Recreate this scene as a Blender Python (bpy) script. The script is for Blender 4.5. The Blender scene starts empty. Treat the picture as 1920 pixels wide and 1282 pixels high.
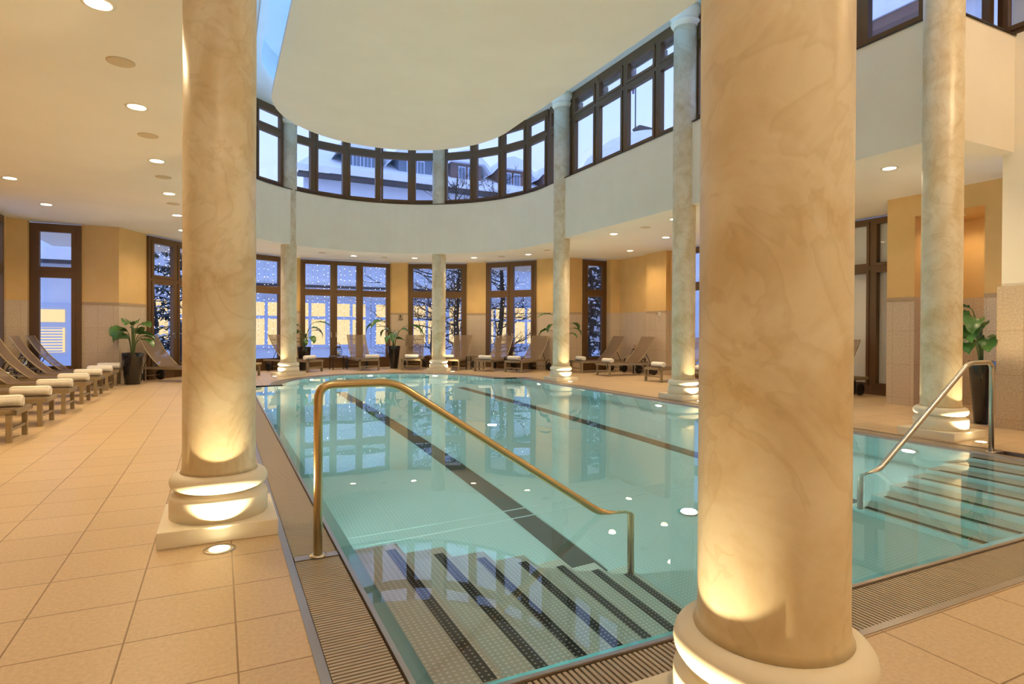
import bpy, bmesh, math, random
from mathutils import Vector, Matrix
from mathutils.geometry import tessellate_polygon
R_=math.radians; PI=math.pi
sc=bpy.context.scene
COL=sc.collection
random.seed(7)
# ------------------------------------------------------------------ camera
f_px=1123.0; YAW=R_(26.0); PIT=R_(0.35); ROL=R_(0.27)
Fv=Vector((math.sin(YAW)*math.cos(PIT),math.cos(YAW)*math.cos(PIT),-math.sin(PIT)))
R0=Vector((math.cos(YAW),-math.sin(YAW),0)); U0=R0.cross(Fv)
Rv=R0*math.cos(ROL)+U0*math.sin(ROL); Uv=-R0*math.sin(ROL)+U0*math.cos(ROL)
cam=bpy.data.cameras.new('camera'); cam.sensor_width=36; cam.lens=f_px/1920*36
cam.shift_y=-(641-628)/1920; cam.clip_start=.05; cam.clip_end=400
co=bpy.data.objects.new('camera',cam); COL.objects.link(co)
co.matrix_world=Matrix(((Rv.x,Uv.x,-Fv.x,0),(Rv.y,Uv.y,-Fv.y,0),(Rv.z,Uv.z,-Fv.z,1.2),(0,0,0,1)))
sc.camera=co
# ------------------------------------------------------------------ render look
sc.view_settings.view_transform='Standard'; sc.view_settings.look='None'
sc.view_settings.gamma=1; sc.view_settings.use_curve_mapping=False
sc.view_settings.exposure=0.5
sc.cycles.use_denoising=True
sc.cycles.max_bounces=12; sc.cycles.diffuse_bounces=6; sc.cycles.glossy_bounces=5
sc.cycles.transmission_bounces=8; sc.cycles.transparent_max_bounces=16
sc.cycles.sample_clamp_indirect=4.0
sc.cycles.blur_glossy=0.5
# ------------------------------------------------------------------ materials
MATS={}
def nm(name):
    m=bpy.data.materials.new(name); m.use_nodes=True; nt=m.node_tree
    b=nt.nodes['Principled BSDF']; MATS[name]=m; return m,nt,b
def lk(nt,a,b): nt.links.new(a,b)
def P(name,col,rough=.5,metal=0,spec=None,alpha=None,coat=0):
    m,nt,b=nm(name); b.inputs['Base Color'].default_value=(*col,1)
    b.inputs['Roughness'].default_value=rough; b.inputs['Metallic'].default_value=metal
    if spec is not None: b.inputs['Specular IOR Level'].default_value=spec
    if alpha is not None: b.inputs['Alpha'].default_value=alpha
    if coat: b.inputs['Coat Weight'].default_value=coat
    return m
def noise_mix(nt,b,c1,c2,scale,detail=4,lo=.35,hi=.65,coord='Object',dist=0,inp='Base Color'):
    tc=nt.nodes.new('ShaderNodeTexCoord'); n=nt.nodes.new('ShaderNodeTexNoise')
    n.inputs['Scale'].default_value=scale; n.inputs['Detail'].default_value=detail; n.inputs['Distortion'].default_value=dist
    r=nt.nodes.new('ShaderNodeValToRGB'); r.color_ramp.elements[0].position=lo; r.color_ramp.elements[1].position=hi
    r.color_ramp.elements[0].color=(*c1,1); r.color_ramp.elements[1].color=(*c2,1)
    lk(nt,tc.outputs[coord],n.inputs['Vector']); lk(nt,n.outputs['Fac'],r.inputs['Fac'])
    if inp: lk(nt,r.outputs['Color'],b.inputs[inp])
    return n,r,tc
def N(name,c1,c2,scale,rough=.5,metal=0,bump=0,dist=0,lo=.35,hi=.65,detail=4):
    m,nt,b=nm(name); n,r,tc=noise_mix(nt,b,c1,c2,scale,detail,lo,hi,dist=dist)
    b.inputs['Roughness'].default_value=rough; b.inputs['Metallic'].default_value=metal
    if bump:
        bp=nt.nodes.new('ShaderNodeBump'); bp.inputs['Strength'].default_value=bump; bp.inputs['Distance'].default_value=.01
        lk(nt,n.outputs['Fac'],bp.inputs['Height']); lk(nt,bp.outputs['Normal'],b.inputs['Normal'])
    return m
def EM(name,col,st):
    m=bpy.data.materials.new(name); m.use_nodes=True; nt=m.node_tree; nt.nodes.clear()
    e=nt.nodes.new('ShaderNodeEmission'); o=nt.nodes.new('ShaderNodeOutputMaterial')
    e.inputs['Color'].default_value=(*col,1); e.inputs['Strength'].default_value=st
    lk(nt,e.outputs[0],o.inputs['Surface']); MATS[name]=m; return m
def tiles(name,c1,c2,joint,w,h,ox,oy,mortar=.004,coord='Object',rough=.4,bumpy=True,nscale=60,shift=0.0):
    m,nt,b=nm(name)
    tc=nt.nodes.new('ShaderNodeTexCoord'); mp=nt.nodes.new('ShaderNodeMapping')
    mp.inputs['Location'].default_value=(-ox,-oy,0)
    lk(nt,tc.outputs[coord],mp.inputs['Vector'])
    br=nt.nodes.new('ShaderNodeTexBrick'); br.offset=shift; br.squash=1
    br.inputs['Scale'].default_value=1; br.inputs['Brick Width'].default_value=w; br.inputs['Row Height'].default_value=h
    br.inputs['Mortar Size'].default_value=mortar; br.inputs['Mortar Smooth'].default_value=.1; br.inputs['Bias'].default_value=0
    br.inputs['Color1'].default_value=(.93,.93,.93,1); br.inputs['Color2'].default_value=(1,1,1,1); br.inputs['Mortar'].default_value=(*joint,1)
    lk(nt,mp.outputs[0],br.inputs['Vector'])
    n=nt.nodes.new('ShaderNodeTexNoise'); n.inputs['Scale'].default_value=nscale; n.inputs['Detail'].default_value=6; n.inputs['Roughness'].default_value=.7
    lk(nt,tc.outputs[coord],n.inputs['Vector'])
    r=nt.nodes.new('ShaderNodeValToRGB'); r.color_ramp.elements[0].position=.36; r.color_ramp.elements[1].position=.64
    r.color_ramp.elements[0].color=(*c1,1); r.color_ramp.elements[1].color=(*c2,1); lk(nt,n.outputs['Fac'],r.inputs['Fac'])
    mx=nt.nodes.new('ShaderNodeMix'); mx.data_type='RGBA'; mx.blend_type='MULTIPLY'; mx.inputs['Factor'].default_value=1
    lk(nt,r.outputs['Color'],mx.inputs[6]); lk(nt,br.outputs['Color'],mx.inputs[7])
    lk(nt,mx.outputs[2],b.inputs['Base Color']); b.inputs['Roughness'].default_value=rough
    bp=nt.nodes.new('ShaderNodeBump'); bp.inputs['Strength'].default_value=.35; bp.inputs['Distance'].default_value=.002
    inv=nt.nodes.new('ShaderNodeMath'); inv.operation='SUBTRACT'; inv.inputs[0].default_value=1; lk(nt,br.outputs['Fac'],inv.inputs[1])
    lk(nt,inv.outputs[0],bp.inputs['Height']); lk(nt,bp.outputs['Normal'],b.inputs['Normal'])
    return m
tiles('floor_tile',(.60,.43,.25),(.72,.54,.34),(.42,.33,.24),.39,.40,-.33,3.90,.0035,rough=.36,nscale=55)
tiles('wall_tile',(.52,.40,.28),(.68,.55,.41),(.70,.62,.52),.29,.56,0,.12,.003,coord='UV',rough=.38,nscale=38)
N('ochre',(.66,.43,.17),(.70,.46,.195),3,.75)
N('white_wall',(.86,.80,.69),(.88,.83,.72),2,.8)
N('ceiling_white',(.84,.79,.70),(.87,.82,.73),1.2,.85)
N('cove_white',(.82,.84,.86),(.85,.87,.89),1.2,.8)
N('base_white',(.84,.76,.60),(.86,.79,.64),8,.45)
# marbled plaster shafts
m,nt,b=nm('stucco')
tc=nt.nodes.new('ShaderNodeTexCoord')
n0=nt.nodes.new('ShaderNodeTexNoise'); n0.inputs['Scale'].default_value=2.8; n0.inputs['Detail'].default_value=7; n0.inputs['Roughness'].default_value=.6; n0.inputs['Distortion'].default_value=.7
r0=nt.nodes.new('ShaderNodeValToRGB'); e=r0.color_ramp.elements; e[0].position=.36; e[0].color=(.69,.555,.33,1); e[1].position=.60; e[1].color=(.84,.75,.56,1)
n1=nt.nodes.new('ShaderNodeTexNoise'); n1.inputs['Scale'].default_value=2.0; n1.inputs['Detail'].default_value=3; n1.inputs['Distortion'].default_value=2.6
r1=nt.nodes.new('ShaderNodeValToRGB'); e=r1.color_ramp.elements; e[0].position=.40; e[0].color=(1,1,1,1); e[1].position=.475; e[1].color=(.86,.82,.72,1)
e2=r1.color_ramp.elements.new(.50); e2.color=(1,1,1,1)
mx=nt.nodes.new('ShaderNodeMix'); mx.data_type='RGBA'; mx.blend_type='MULTIPLY'; mx.inputs['Factor'].default_value=.6
lk(nt,tc.outputs['Object'],n0.inputs['Vector']); lk(nt,tc.outputs['Object'],n1.inputs['Vector'])
lk(nt,n0.outputs['Fac'],r0.inputs['Fac']); lk(nt,n1.outputs['Fac'],r1.inputs['Fac'])
lk(nt,r0.outputs['Color'],mx.inputs[6]); lk(nt,r1.outputs['Color'],mx.inputs[7]); lk(nt,mx.outputs[2],b.inputs['Base Color'])
b.inputs['Roughness'].default_value=.38
P('bronze',(.14,.075,.030),.38,.35)
P('bronze_dark',(.05,.035,.022),.4,.3)
P('steel',(.62,.57,.50),.27,1)
P('brass_steel',(.66,.49,.25),.26,1)
P('steel_frame',(.50,.45,.42),.33,1)
P('grate',(.50,.42,.32),.45,.3)
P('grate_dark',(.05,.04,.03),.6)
N('pool_steel',(.62,.70,.68),(.70,.77,.75),4,.38,.15)
def dotted(name,base,dot,pitch,rad):
    m,nt,b=nm(name); tc=nt.nodes.new('ShaderNodeTexCoord'); mp=nt.nodes.new('ShaderNodeVectorMath'); mp.operation='SCALE'; mp.inputs['Scale'].default_value=1/pitch
    fr=nt.nodes.new('ShaderNodeVectorMath'); fr.operation='FRACTION'; sb=nt.nodes.new('ShaderNodeVectorMath'); sb.operation='SUBTRACT'; sb.inputs[1].default_value=(.5,.5,.5)
    se=nt.nodes.new('ShaderNodeSeparateXYZ'); cb=nt.nodes.new('ShaderNodeCombineXYZ'); ln=nt.nodes.new('ShaderNodeVectorMath'); ln.operation='LENGTH'
    lt=nt.nodes.new('ShaderNodeMath'); lt.operation='LESS_THAN'; lt.inputs[1].default_value=rad
    lk(nt,tc.outputs['Object'],mp.inputs[0]); lk(nt,mp.outputs[0],fr.inputs[0]); lk(nt,fr.outputs[0],sb.inputs[0]); lk(nt,sb.outputs[0],se.inputs[0])
    lk(nt,se.outputs[0],cb.inputs[0]); lk(nt,se.outputs[1],cb.inputs[1]); lk(nt,cb.outputs[0],ln.inputs[0]); lk(nt,ln.outputs['Value'],lt.inputs[0])
    mx=nt.nodes.new('ShaderNodeMix'); mx.data_type='RGBA'; mx.inputs[6].default_value=(*base,1); mx.inputs[7].default_value=(*dot,1)
    lk(nt,lt.outputs[0],mx.inputs['Factor']); lk(nt,mx.outputs[2],b.inputs['Base Color']); b.inputs['Roughness'].default_value=.35; b.inputs['Metallic'].default_value=.15
    return m
dotted('pool_floor_steel',(.58,.67,.65),(.72,.80,.78),.03,.27)
dotted('tread_steel',(.60,.58,.50),(.86,.85,.80),.026,.26)
dotted('nosing_black',(.025,.018,.014),(.45,.40,.32),.026,.2)
P('lane_dark',(.075,.06,.05),.4)
# water: refracting surface over an absorbing volume
m=bpy.data.materials.new('water'); m.use_nodes=True; nt=m.node_tree; nt.nodes.clear(); MATS['water']=m
o=nt.nodes.new('ShaderNodeOutputMaterial'); g=nt.nodes.new('ShaderNodeBsdfGlass'); g.inputs['IOR'].default_value=1.333; g.inputs['Roughness'].default_value=0.0
g.inputs['Color'].default_value=(1,1,1,1)
bp=nt.nodes.new('ShaderNodeBump'); bp.inputs['Strength'].default_value=.12; bp.inputs['Distance'].default_value=.02
n=nt.nodes.new('ShaderNodeTexNoise'); n.inputs['Scale'].default_value=1.1; n.inputs['Detail'].default_value=2
tc=nt.nodes.new('ShaderNodeTexCoord'); lk(nt,tc.outputs['Object'],n.inputs['Vector']); lk(nt,n.outputs['Fac'],bp.inputs['Height']); lk(nt,bp.outputs['Normal'],g.inputs['Normal'])
va=nt.nodes.new('ShaderNodeVolumeAbsorption'); va.inputs['Color'].default_value=(.25,.82,.84,1); va.inputs['Density'].default_value=.17
lk(nt,g.outputs[0],o.inputs['Surface']); lk(nt,va.outputs[0],o.inputs['Volume'])
# window glass
m=bpy.data.materials.new('glass'); m.use_nodes=True; nt=m.node_tree; nt.nodes.clear(); MATS['glass']=m
o=nt.nodes.new('ShaderNodeOutputMaterial'); t=nt.nodes.new('ShaderNodeBsdfTransparent'); gl=nt.nodes.new('ShaderNodeBsdfGlossy'); gl.inputs['Roughness'].default_value=.02
fr=nt.nodes.new('ShaderNodeFresnel'); mx=nt.nodes.new('ShaderNodeMixShader')
ge=nt.nodes.new('ShaderNodeNewGeometry'); ir=nt.nodes.new('ShaderNodeMapRange'); ir.inputs['To Min'].default_value=1.45; ir.inputs['To Max'].default_value=1/1.45
lk(nt,ge.outputs['Backfacing'],ir.inputs['Value']); lk(nt,ir.outputs[0],fr.inputs['IOR'])
t.inputs['Color'].default_value=(.98,.99,1,1)
lk(nt,fr.outputs[0],mx.inputs[0]); lk(nt,t.outputs[0],mx.inputs[1]); lk(nt,gl.outputs[0],mx.inputs[2]); lk(nt,mx.outputs[0],o.inputs['Surface'])
P('blind',(.82,.78,.72),.9)
N('sling',(.155,.095,.05),(.205,.13,.07),120,.6)
MATS['sling'].node_tree.nodes['Principled BSDF'].inputs['Alpha'].default_value=.76
P('lounger_metal',(.33,.26,.16),.42,.3)
P('black_plastic',(.015,.013,.012),.4)
P('wheel_grey',(.22,.17,.12),.5)
N('towel',(.86,.82,.74),(.93,.90,.84),90,.95,bump=.5)
P('pot',(.012,.009,.008),.18,coat=.4)
N('soil',(.03,.02,.012),(.08,.05,.03),30,.95)
N('leaf',(.035,.11,.025),(.07,.19,.04),6,.35)
P('stem',(.10,.15,.045),.5)
P('dark_metal',(.03,.025,.022),.45,.6)
P('copper',(.50,.20,.08),.4,.7)
P('candle',(.85,.83,.76),.6)
P('table_top',(.13,.10,.075),.4)
N('snow',(.78,.82,.90),(.86,.89,.95),2,.9)
N('facade',(.70,.74,.84),(.76,.80,.88),1,.9)
P('facade_frame',(.55,.63,.80),.6)
P('roof_edge',(.05,.05,.06),.7)
P('dormer_brown',(.20,.12,.10),.8)
P('dormer_blue',(.16,.20,.28),.7)
N('bark',(.018,.014,.014),(.05,.035,.03),12,.9)
N('needles',(.012,.018,.015),(.04,.05,.04),9,.9)
P('eave_wood',(.24,.20,.17),.7)
P('flag_cloth',(.30,.22,.30),.9)
P('chrome',(.75,.72,.68),.2,1)
EM('lamp_warm',(1,.80,.52),9)
EM('uplight_glow',(1,.86,.50),9)
EM('pool_lamp_glow',(.92,1,.95),16)
EM('window_lit',(1,.72,.38),.85)
EM('fairy',(1,.90,.78),9)
EM('cove_blue',(.20,.54,1),9)
EM('candle_flame',(1,.55,.2),5)
# ------------------------------------------------------------------ mesh helpers
class MB:
    def __init__(s): s.v=[]; s.f=[]; s.uv=[]; s.mi=[]; s.sm=[]
    def face(s,idx,uv=None,mi=0,smooth=False): s.f.append(tuple(idx)); s.uv.append(uv); s.mi.append(mi); s.sm.append(smooth)
    def add(s,vs): k=len(s.v); s.v.extend([tuple(v) for v in vs]); return k
    def quad(s,a,b,c,d,uv=None,mi=0): k=s.add([a,b,c,d]); s.face((k,k+1,k+2,k+3),uv,mi)
    def box(s,x0,y0,z0,x1,y1,z1,M=None,mi=0):
        vs=[Vector(p) for p in ((x0,y0,z0),(x1,y0,z0),(x1,y1,z0),(x0,y1,z0),(x0,y0,z1),(x1,y0,z1),(x1,y1,z1),(x0,y1,z1))]
        if M is not None: vs=[M@v for v in vs]
        k=s.add(vs)
        for q in ((3,2,1,0),(4,5,6,7),(0,1,5,4),(1,2,6,5),(2,3,7,6),(3,0,4,7)): s.face([k+i for i in q],None,mi)
    def tube(s,pts,r,n=8,cap=True,mi=0,up=None,sq=None):
        pts=[Vector(p) for p in pts]; rs=r if isinstance(r,(list,tuple)) else [r]*len(pts)
        rings=[]; prev=None
        for i,p in enumerate(pts):
            if i==0: t=pts[1]-pts[0]
            elif i==len(pts)-1: t=pts[-1]-pts[-2]
            else: t=(pts[i]-pts[i-1]).normalized()+(pts[i+1]-pts[i]).normalized()
            t.normalize()
            if prev is None:
                a=Vector((0,0,1)) if abs(t.z)<.9 else Vector((1,0,0))
                u=t.cross(a).normalized()
            else:
                u=prev-t*prev.dot(t)
                if u.length<1e-5: u=t.cross(Vector((0,0,1)))
                u.normalize()
            prev=u; w=t.cross(u)
            k=s.add([p+(u*math.cos(2*PI*j/n)+w*math.sin(2*PI*j/n))*rs[i] for j in range(n)]); rings.append(k)
        for a,b in zip(rings,rings[1:]):
            for j in range(n):
                s.face((a+j,a+(j+1)%n,b+(j+1)%n,b+j),None,mi,n>4)
        if cap:
            s.face([rings[0]+j for j in range(n)][::-1],None,mi); s.face([rings[-1]+j for j in range(n)],None,mi)
    def lathe(s,prof,n=48,c=(0,0,0),mi=0,M=None,smooth=True):
        rings=[]
        for r,z in prof:
            vs=[Vector((c[0]+r*math.cos(2*PI*j/n),c[1]+r*math.sin(2*PI*j/n),c[2]+z)) for j in range(n)]
            if M is not None: vs=[M@v for v in vs]
            rings.append(s.add(vs))
        for a,b in zip(rings,rings[1:]):
            for j in range(n): s.face((a+j,a+(j+1)%n,b+(j+1)%n,b+j),None,mi,smooth)
        s.face([rings[0]+j for j in range(n)][::-1],None,mi); s.face([rings[-1]+j for j in range(n)],None,mi)
    def wall(s,pts,z0,z1,mi=0,u0=0):          # vertical sheet with metric UV
        u=u0
        for a,b in zip(pts,pts[1:]):
            L=math.hypot(b[0]-a[0],b[1]-a[1])
            s.quad((a[0],a[1],z0),(b[0],b[1],z0),(b[0],b[1],z1),(a[0],a[1],z1),[(u,z0),(u+L,z0),(u+L,z1),(u,z1)],mi); u+=L
        return u
    def plate(s,outer,holes,z,up=True,mi=0):
        loops=[[Vector((p[0],p[1],0)) for p in outer]]+[[Vector((p[0],p[1],0)) for p in h] for h in holes]
        tris=tessellate_polygon(loops); flat=[v for l in loops for v in l]
        k=s.add([(v.x,v.y,z) for v in flat])
        for t in tris:
            a,b,c=[flat[i] for i in t]
            cr=(b-a).cross(c-a).z
            if abs(cr)<1e-9: continue
            t=tuple(t) if (cr>0)==up else tuple(reversed(t))
            s.face([k+i for i in t],None,mi)
    def prism(s,outline,z0,z1,mi=0,M=None,holes=()):
        o=list(outline)
        s2=MB(); s2.plate(o,holes,z1,True); s2.plate(o,holes,z0,False)
        for lp in [o]+list(holes):
            a=sum(p[0]*q[1]-q[0]*p[1] for p,q in zip(lp,lp[1:]+lp[:1]))
            l2=lp if (a>0)==(lp is o) else lp[::-1]
            for p,q in zip(l2,l2[1:]+l2[:1]): s2.quad((p[0],p[1],z0),(q[0],q[1],z0),(q[0],q[1],z1),(p[0],p[1],z1))
        vs=[Vector(v) for v in s2.v]
        if M is not None: vs=[M@v for v in vs]
        k=s.add(vs)
        for fc in s2.f: s.face([k+i for i in fc],None,mi)
    def build(s,name,mats,parent=None,loc=None,merge=False,bevel=0):
        me=bpy.data.meshes.new(name); me.from_pydata(s.v,[],s.f)
        if any(u for u in s.uv):
            ul=me.uv_layers.new(name='UVMap'); i=0
            for fc,u in zip(s.f,s.uv):
                for j in range(len(fc)):
                    if u: ul.data[i].uv=u[j]
                    i+=1
        if isinstance(mats,str): mats=[mats]
        for mm in mats: me.materials.append(MATS[mm])
        for p,mi,sm in zip(me.polygons,s.mi,s.sm): p.material_index=mi; p.use_smooth=sm
        if merge:
            bm=bmesh.new(); bm.from_mesh(me); bmesh.ops.remove_doubles(bm,verts=bm.verts,dist=1e-4); bm.to_mesh(me); bm.free()
        o=bpy.data.objects.new(name,me); COL.objects.link(o)
        if parent: o.parent=parent
        if loc: o.location=loc
        if bevel:
            bv=o.modifiers.new('bevel','BEVEL'); bv.width=bevel; bv.segments=2; bv.limit_method='ANGLE'
        return o
def tag(o,label=None,cat=None,group=None,kind=None):
    if label: o['label']=label
    if cat: o['category']=cat
    if group: o['group']=group
    if kind: o['kind']=kind
    return o
def empty(name,loc=(0,0,0),rz=0):
    o=bpy.data.objects.new(name,None); COL.objects.link(o); o.location=loc; o.rotation_euler=(0,0,rz); o.empty_display_size=.1
    return o
def struct(o,label,cat=None): return tag(o,label,cat,kind='structure')
def kids(o): return [c for c in bpy.data.objects if c.parent==o]
def copy_tree(o,parent=None):
    c=o.copy(); COL.objects.link(c)
    if parent: c.parent=parent
    for ch in list(o.children): copy_tree(ch,c)
    return c
def arc(cx,cy,rx,ry,a0,a1,n):   # angle from +Y toward +X, degrees
    return [(cx+rx*math.sin(R_(a0+(a1-a0)*i/n)),cy+ry*math.cos(R_(a0+(a1-a0)*i/n))) for i in range(n+1)]
ZC=3.47; ZS=4.92; ZU=7.0
# ------------------------------------------------------------------ outlines
CX=3.72
hall=[(-.08,4.0)]+arc(CX,13.6,3.8,3.8,-90,90,48)+[(7.52,4.0),(8.93,4.0),(8.93,-3.2),(-1.5,-3.2),(-1.5,4.0)]
def ringp(dx,y): return (3.7+dx,y)
outer_far=[ringp(-7.6,15.45),ringp(-7.3,15.8),ringp(-6.4,15.8),ringp(-5.72,15.8),ringp(-5.27,16.65),ringp(-4.2,18.12),ringp(-3.72,18.72),ringp(-1.98,19.58),ringp(-1.42,19.87),
           ringp(1.42,19.87),ringp(1.98,19.58),ringp(3.72,18.72),ringp(4.2,18.12),ringp(5.27,16.65),ringp(5.72,15.8),ringp(6.4,15.75),ringp(7.3,15.8),ringp(7.6,15.45)]
# ------------------------------------------------------------------ floor
pcx=3.765
def pool_outline(dx,dy0,rx,ry,y1=13.95,n=40):
    a=arc(pcx,13.95,rx,ry,-90,90,n)
    return [(pcx-3.165-dx,1.84-dy0),(pcx-3.165-dx,y1)]+a+[(pcx+3.165+dx,y1),(pcx+3.165+dx,1.84-dy0)]
water_out=pool_outline(0,0,2.52,2.83)
deck_hole=pool_outline(.29,.33,2.80,3.08)
room=[(-3.9,-3.2),(-3.9,15.2)]+outer_far+[(11.3,13.9),(11.3,9.0),(11.5,9.0),(11.5,-3.2)]
fo=[(-4.2,-3.4),(-4.2,20.3),(11.9,20.3),(11.9,-3.4)]
m=MB(); m.plate(fo,[deck_hole],0,True)
for p,q in zip(deck_hole,deck_hole[1:]+deck_hole[:1]): m.quad((p[0],p[1],-.2),(q[0],q[1],-.2),(q[0],q[1],0),(p[0],p[1],0))
struct(m.build('floor','floor_tile'),'beige stone tile pool deck with a cut-out for the pool')
# ------------------------------------------------------------------ pool
pool=empty('swimming_pool',(0,0,0)); tag(pool,'steel swimming pool with rounded far end, lane lines and corner steps','swimming pool')
m=MB(); m.plate(water_out,[],-1.27,True,mi=1)
wo=water_out
for p,q in zip(wo,wo[1:]+wo[:1]): m.quad((p[0],p[1],-1.27),(q[0],q[1],-1.27),(q[0],q[1],-.0),(p[0],p[1],-.0))
m.build('basin',['pool_steel','pool_floor_steel'],pool)
# inner lip just under water + rolled edge
def offset_out(d): return pool_outline(d,d,2.52+d,2.83+d)
m=MB()
for (da,za),(db,zb) in (((-.075,-.055),(-.005,-.02)),((-.005,-.02),(.0,.006)),((.0,.006),(.02,.006)),((.02,.006),(.025,-.03))):
    A=offset_out(da) if da>=0 else pool_outline(da,da,2.52+da,2.83+da); B=offset_out(db)
    if da<0 :
        A=pool_outline(da,da,2.52+da,2.83+da,13.95-0.0)
    for i in range(len(A)):
        j=(i+1)%len(A); m.quad((*A[i],za),(*A[j],za),(*B[j],zb),(*B[i],zb))
m.build('pool_rim','steel_frame',pool)
# channel bottom + frame
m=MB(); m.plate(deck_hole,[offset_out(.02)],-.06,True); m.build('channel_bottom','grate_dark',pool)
m=MB(); din=pool_outline(.255,.295,2.765,3.045); m.prism(deck_hole,-.05,.004,holes=[din]); m.build('grating_frame','steel_frame',pool)
def gbars(name,bars):
    m=MB()
    for b in bars: m.box(*b)
    return m.build(name,'grate',pool)
xa,xb=pcx-3.165-.25,pcx-3.165-.028
gbars('overflow_grating',[(xa,y,-.022,xb,y+.013,-.002) for y in [1.60+.0215*i for i in range(78)]])
gbars('overflow_grating',[(xa,y,-.022,xb,y+.013,-.002) for y in [3.345+.0215*i for i in range(492)]])
gbars('overflow_grating',[(x,1.55,-.022,x+.014,1.812,-.002) for x in [.36+.0235*i for i in range(290)]])
xa2,xb2=pcx+3.165+.028,pcx+3.165+.25
gbars('overflow_grating',[(xa2,y,-.022,xb2,y+.013,-.002) for y in [3.345+.0215*i for i in range(492)]])
m=MB()
A=arc(pcx,13.95,2.55,2.86,-90,90,140); B=arc(pcx,13.95,2.76,3.04,-90,90,140)
for i in range(140):
    t=.6
    a,b=A[i],B[i]; c=(A[i][0]+(A[i+1][0]-A[i][0])*t,A[i][1]+(A[i+1][1]-A[i][1])*t); d=(B[i][0]+(B[i+1][0]-B[i][0])*t,B[i][1]+(B[i+1][1]-B[i][1])*t)
    m.quad((*a,-.002),(*c,-.002),(*d,-.002),(*b,-.002))
m.build('overflow_grating','grate',pool)
for bb in ((.352,3.275,-.04,.572,3.335,.003),(6.958,3.275,-.04,7.178,3.335,.003),(.585,13.95,-.04,1.2,13.99,.003),(6.33,13.95,-.04,6.95,13.99,.003)):
    m=MB(); m.box(*bb); m.build('divider_plate','steel_frame' if bb[1]<5 else 'grate',pool)
for x in (2.37,2*pcx-2.37):
    m=MB(); m.box(x-.105,3.5,-1.268,x+.105,13.4,-1.264); m.build('lane_line','lane_dark',pool)
for y in (4.62,4.80):
    m=MB(); m.box(.62,y-.01,-1.269,6.92,y+.01,-1.262); m.build('floor_seam','pool_steel',pool)
for x in (1.3,3.765,6.2):
    m=MB(); m.box(x-.006,4.8,-1.269,x+.006,13.9,-1.263); m.build('floor_seam','pool_steel',pool)
# stairs
for side in (0,1):
    st=MB(); noses=[.92,1.20,1.47,1.75,2.02,2.29,2.55]; deps=[.065,.245,.425,.605,.785,.965,1.135]
    mir=lambda x: x if side==0 else 2*pcx-x
    for i,(x,d) in enumerate(zip(noses,deps)):
        xs=.60 if i==0 else noses[i-1]
        a,b=sorted((mir(xs),mir(x))); st.box(a,1.845,-1.268,b,3.40-.0*i,-d)
    fl=st.build('stair_flight',['tread_steel','pool_steel'],pool)
    for p in fl.data.polygons:
        if abs(p.normal.z)<.5: p.material_index=1
    for x,d in zip(noses,deps):
        a,b=sorted((mir(x-.085),mir(x-.03))); m=MB(); m.box(a,1.93,-d,b,3.31,-d+.003); m.build('nosing_strip','nosing_black',fl)
# underwater lamps
def area(name,loc,size,energy,col,rot=(0,0,0),spread=None,parent=None):
    l=bpy.data.lights.new(name,'AREA'); l.shape='DISK'; l.size=size; l.energy=energy; l.color=col
    if spread: l.spread=spread
    o=bpy.data.objects.new(name,l); COL.objects.link(o); o.location=loc; o.rotation_euler=rot
    if parent: o.parent=parent
    return o
WL=(.88,1,.94)
for i,y in enumerate((4.05,8.3,12.6)):
    m=MB(); m.lathe([(.10,0),(.10,.008),(.075,.012)],24,(3.72,y,-1.269)); o=m.build('floor_lamp','steel',pool)
    m=MB(); m.lathe([(.072,0),(.06,.003)],24,(3.72,y,-1.256)); m.build('lamp_lens','pool_lamp_glow',o)
    area('pool_floor_light',(3.72,y,-1.24),.13,27,WL,(PI,0,0),spread=R_(170))
for sx,xx in ((-1,.62),(1,6.91)):
    for y in (4.05,8.27,12.65):
        Mx=Matrix.Translation((xx,y,-.57))@Matrix.Rotation(-sx*PI/2,4,'Y')
        m=MB(); m.lathe([(.10,0),(.10,.006),(.075,.01)],24,M=Mx); o=m.build('wall_lamp','steel',pool)
        m=MB(); m.lathe([(.072,.0105),(.06,.014)],24,M=Mx); m.build('lamp_lens','pool_lamp_glow',o)
        area('pool_wall_light',(xx-sx*.03,y,-.57),.13,27,WL,(0,sx*PI/2,0),spread=R_(165))
area('pool_floor_light',(3.72,15.6,-1.24),.13,20,WL,(PI,0,0),spread=R_(170))  # extra lamp added to brighten the far wall of the pool
o=None
m=MB(); m.lathe([(.10,0),(.10,.008),(.075,.012)],24,(3.72,15.6,-1.269)); o=m.build('floor_lamp','steel',pool)  # fixture made up for the added far-end lamp
m=MB(); m.lathe([(.072,0),(.06,.003)],24,(3.72,15.6,-1.256)); m.build('lamp_lens','pool_lamp_glow',o)
for th in (-42,0,42):
    x=pcx+2.5*math.sin(R_(th)); y=13.95+2.8*math.cos(R_(th))
    area('pool_wall_light',(x-.03*math.sin(R_(th)),y-.03*math.cos(R_(th)),-.57),.13,26,WL,(PI/2,0,PI-R_(th)),spread=R_(165))
# water
m=MB(); wl=pool_outline(.002,.002,2.522,2.832,13.957); m.prism(wl,-2.2,-.008)
w=m.build('pool_water','water',None,merge=True); tag(w,'clear turquoise water filling the swimming pool','water',kind='stuff')
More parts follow.
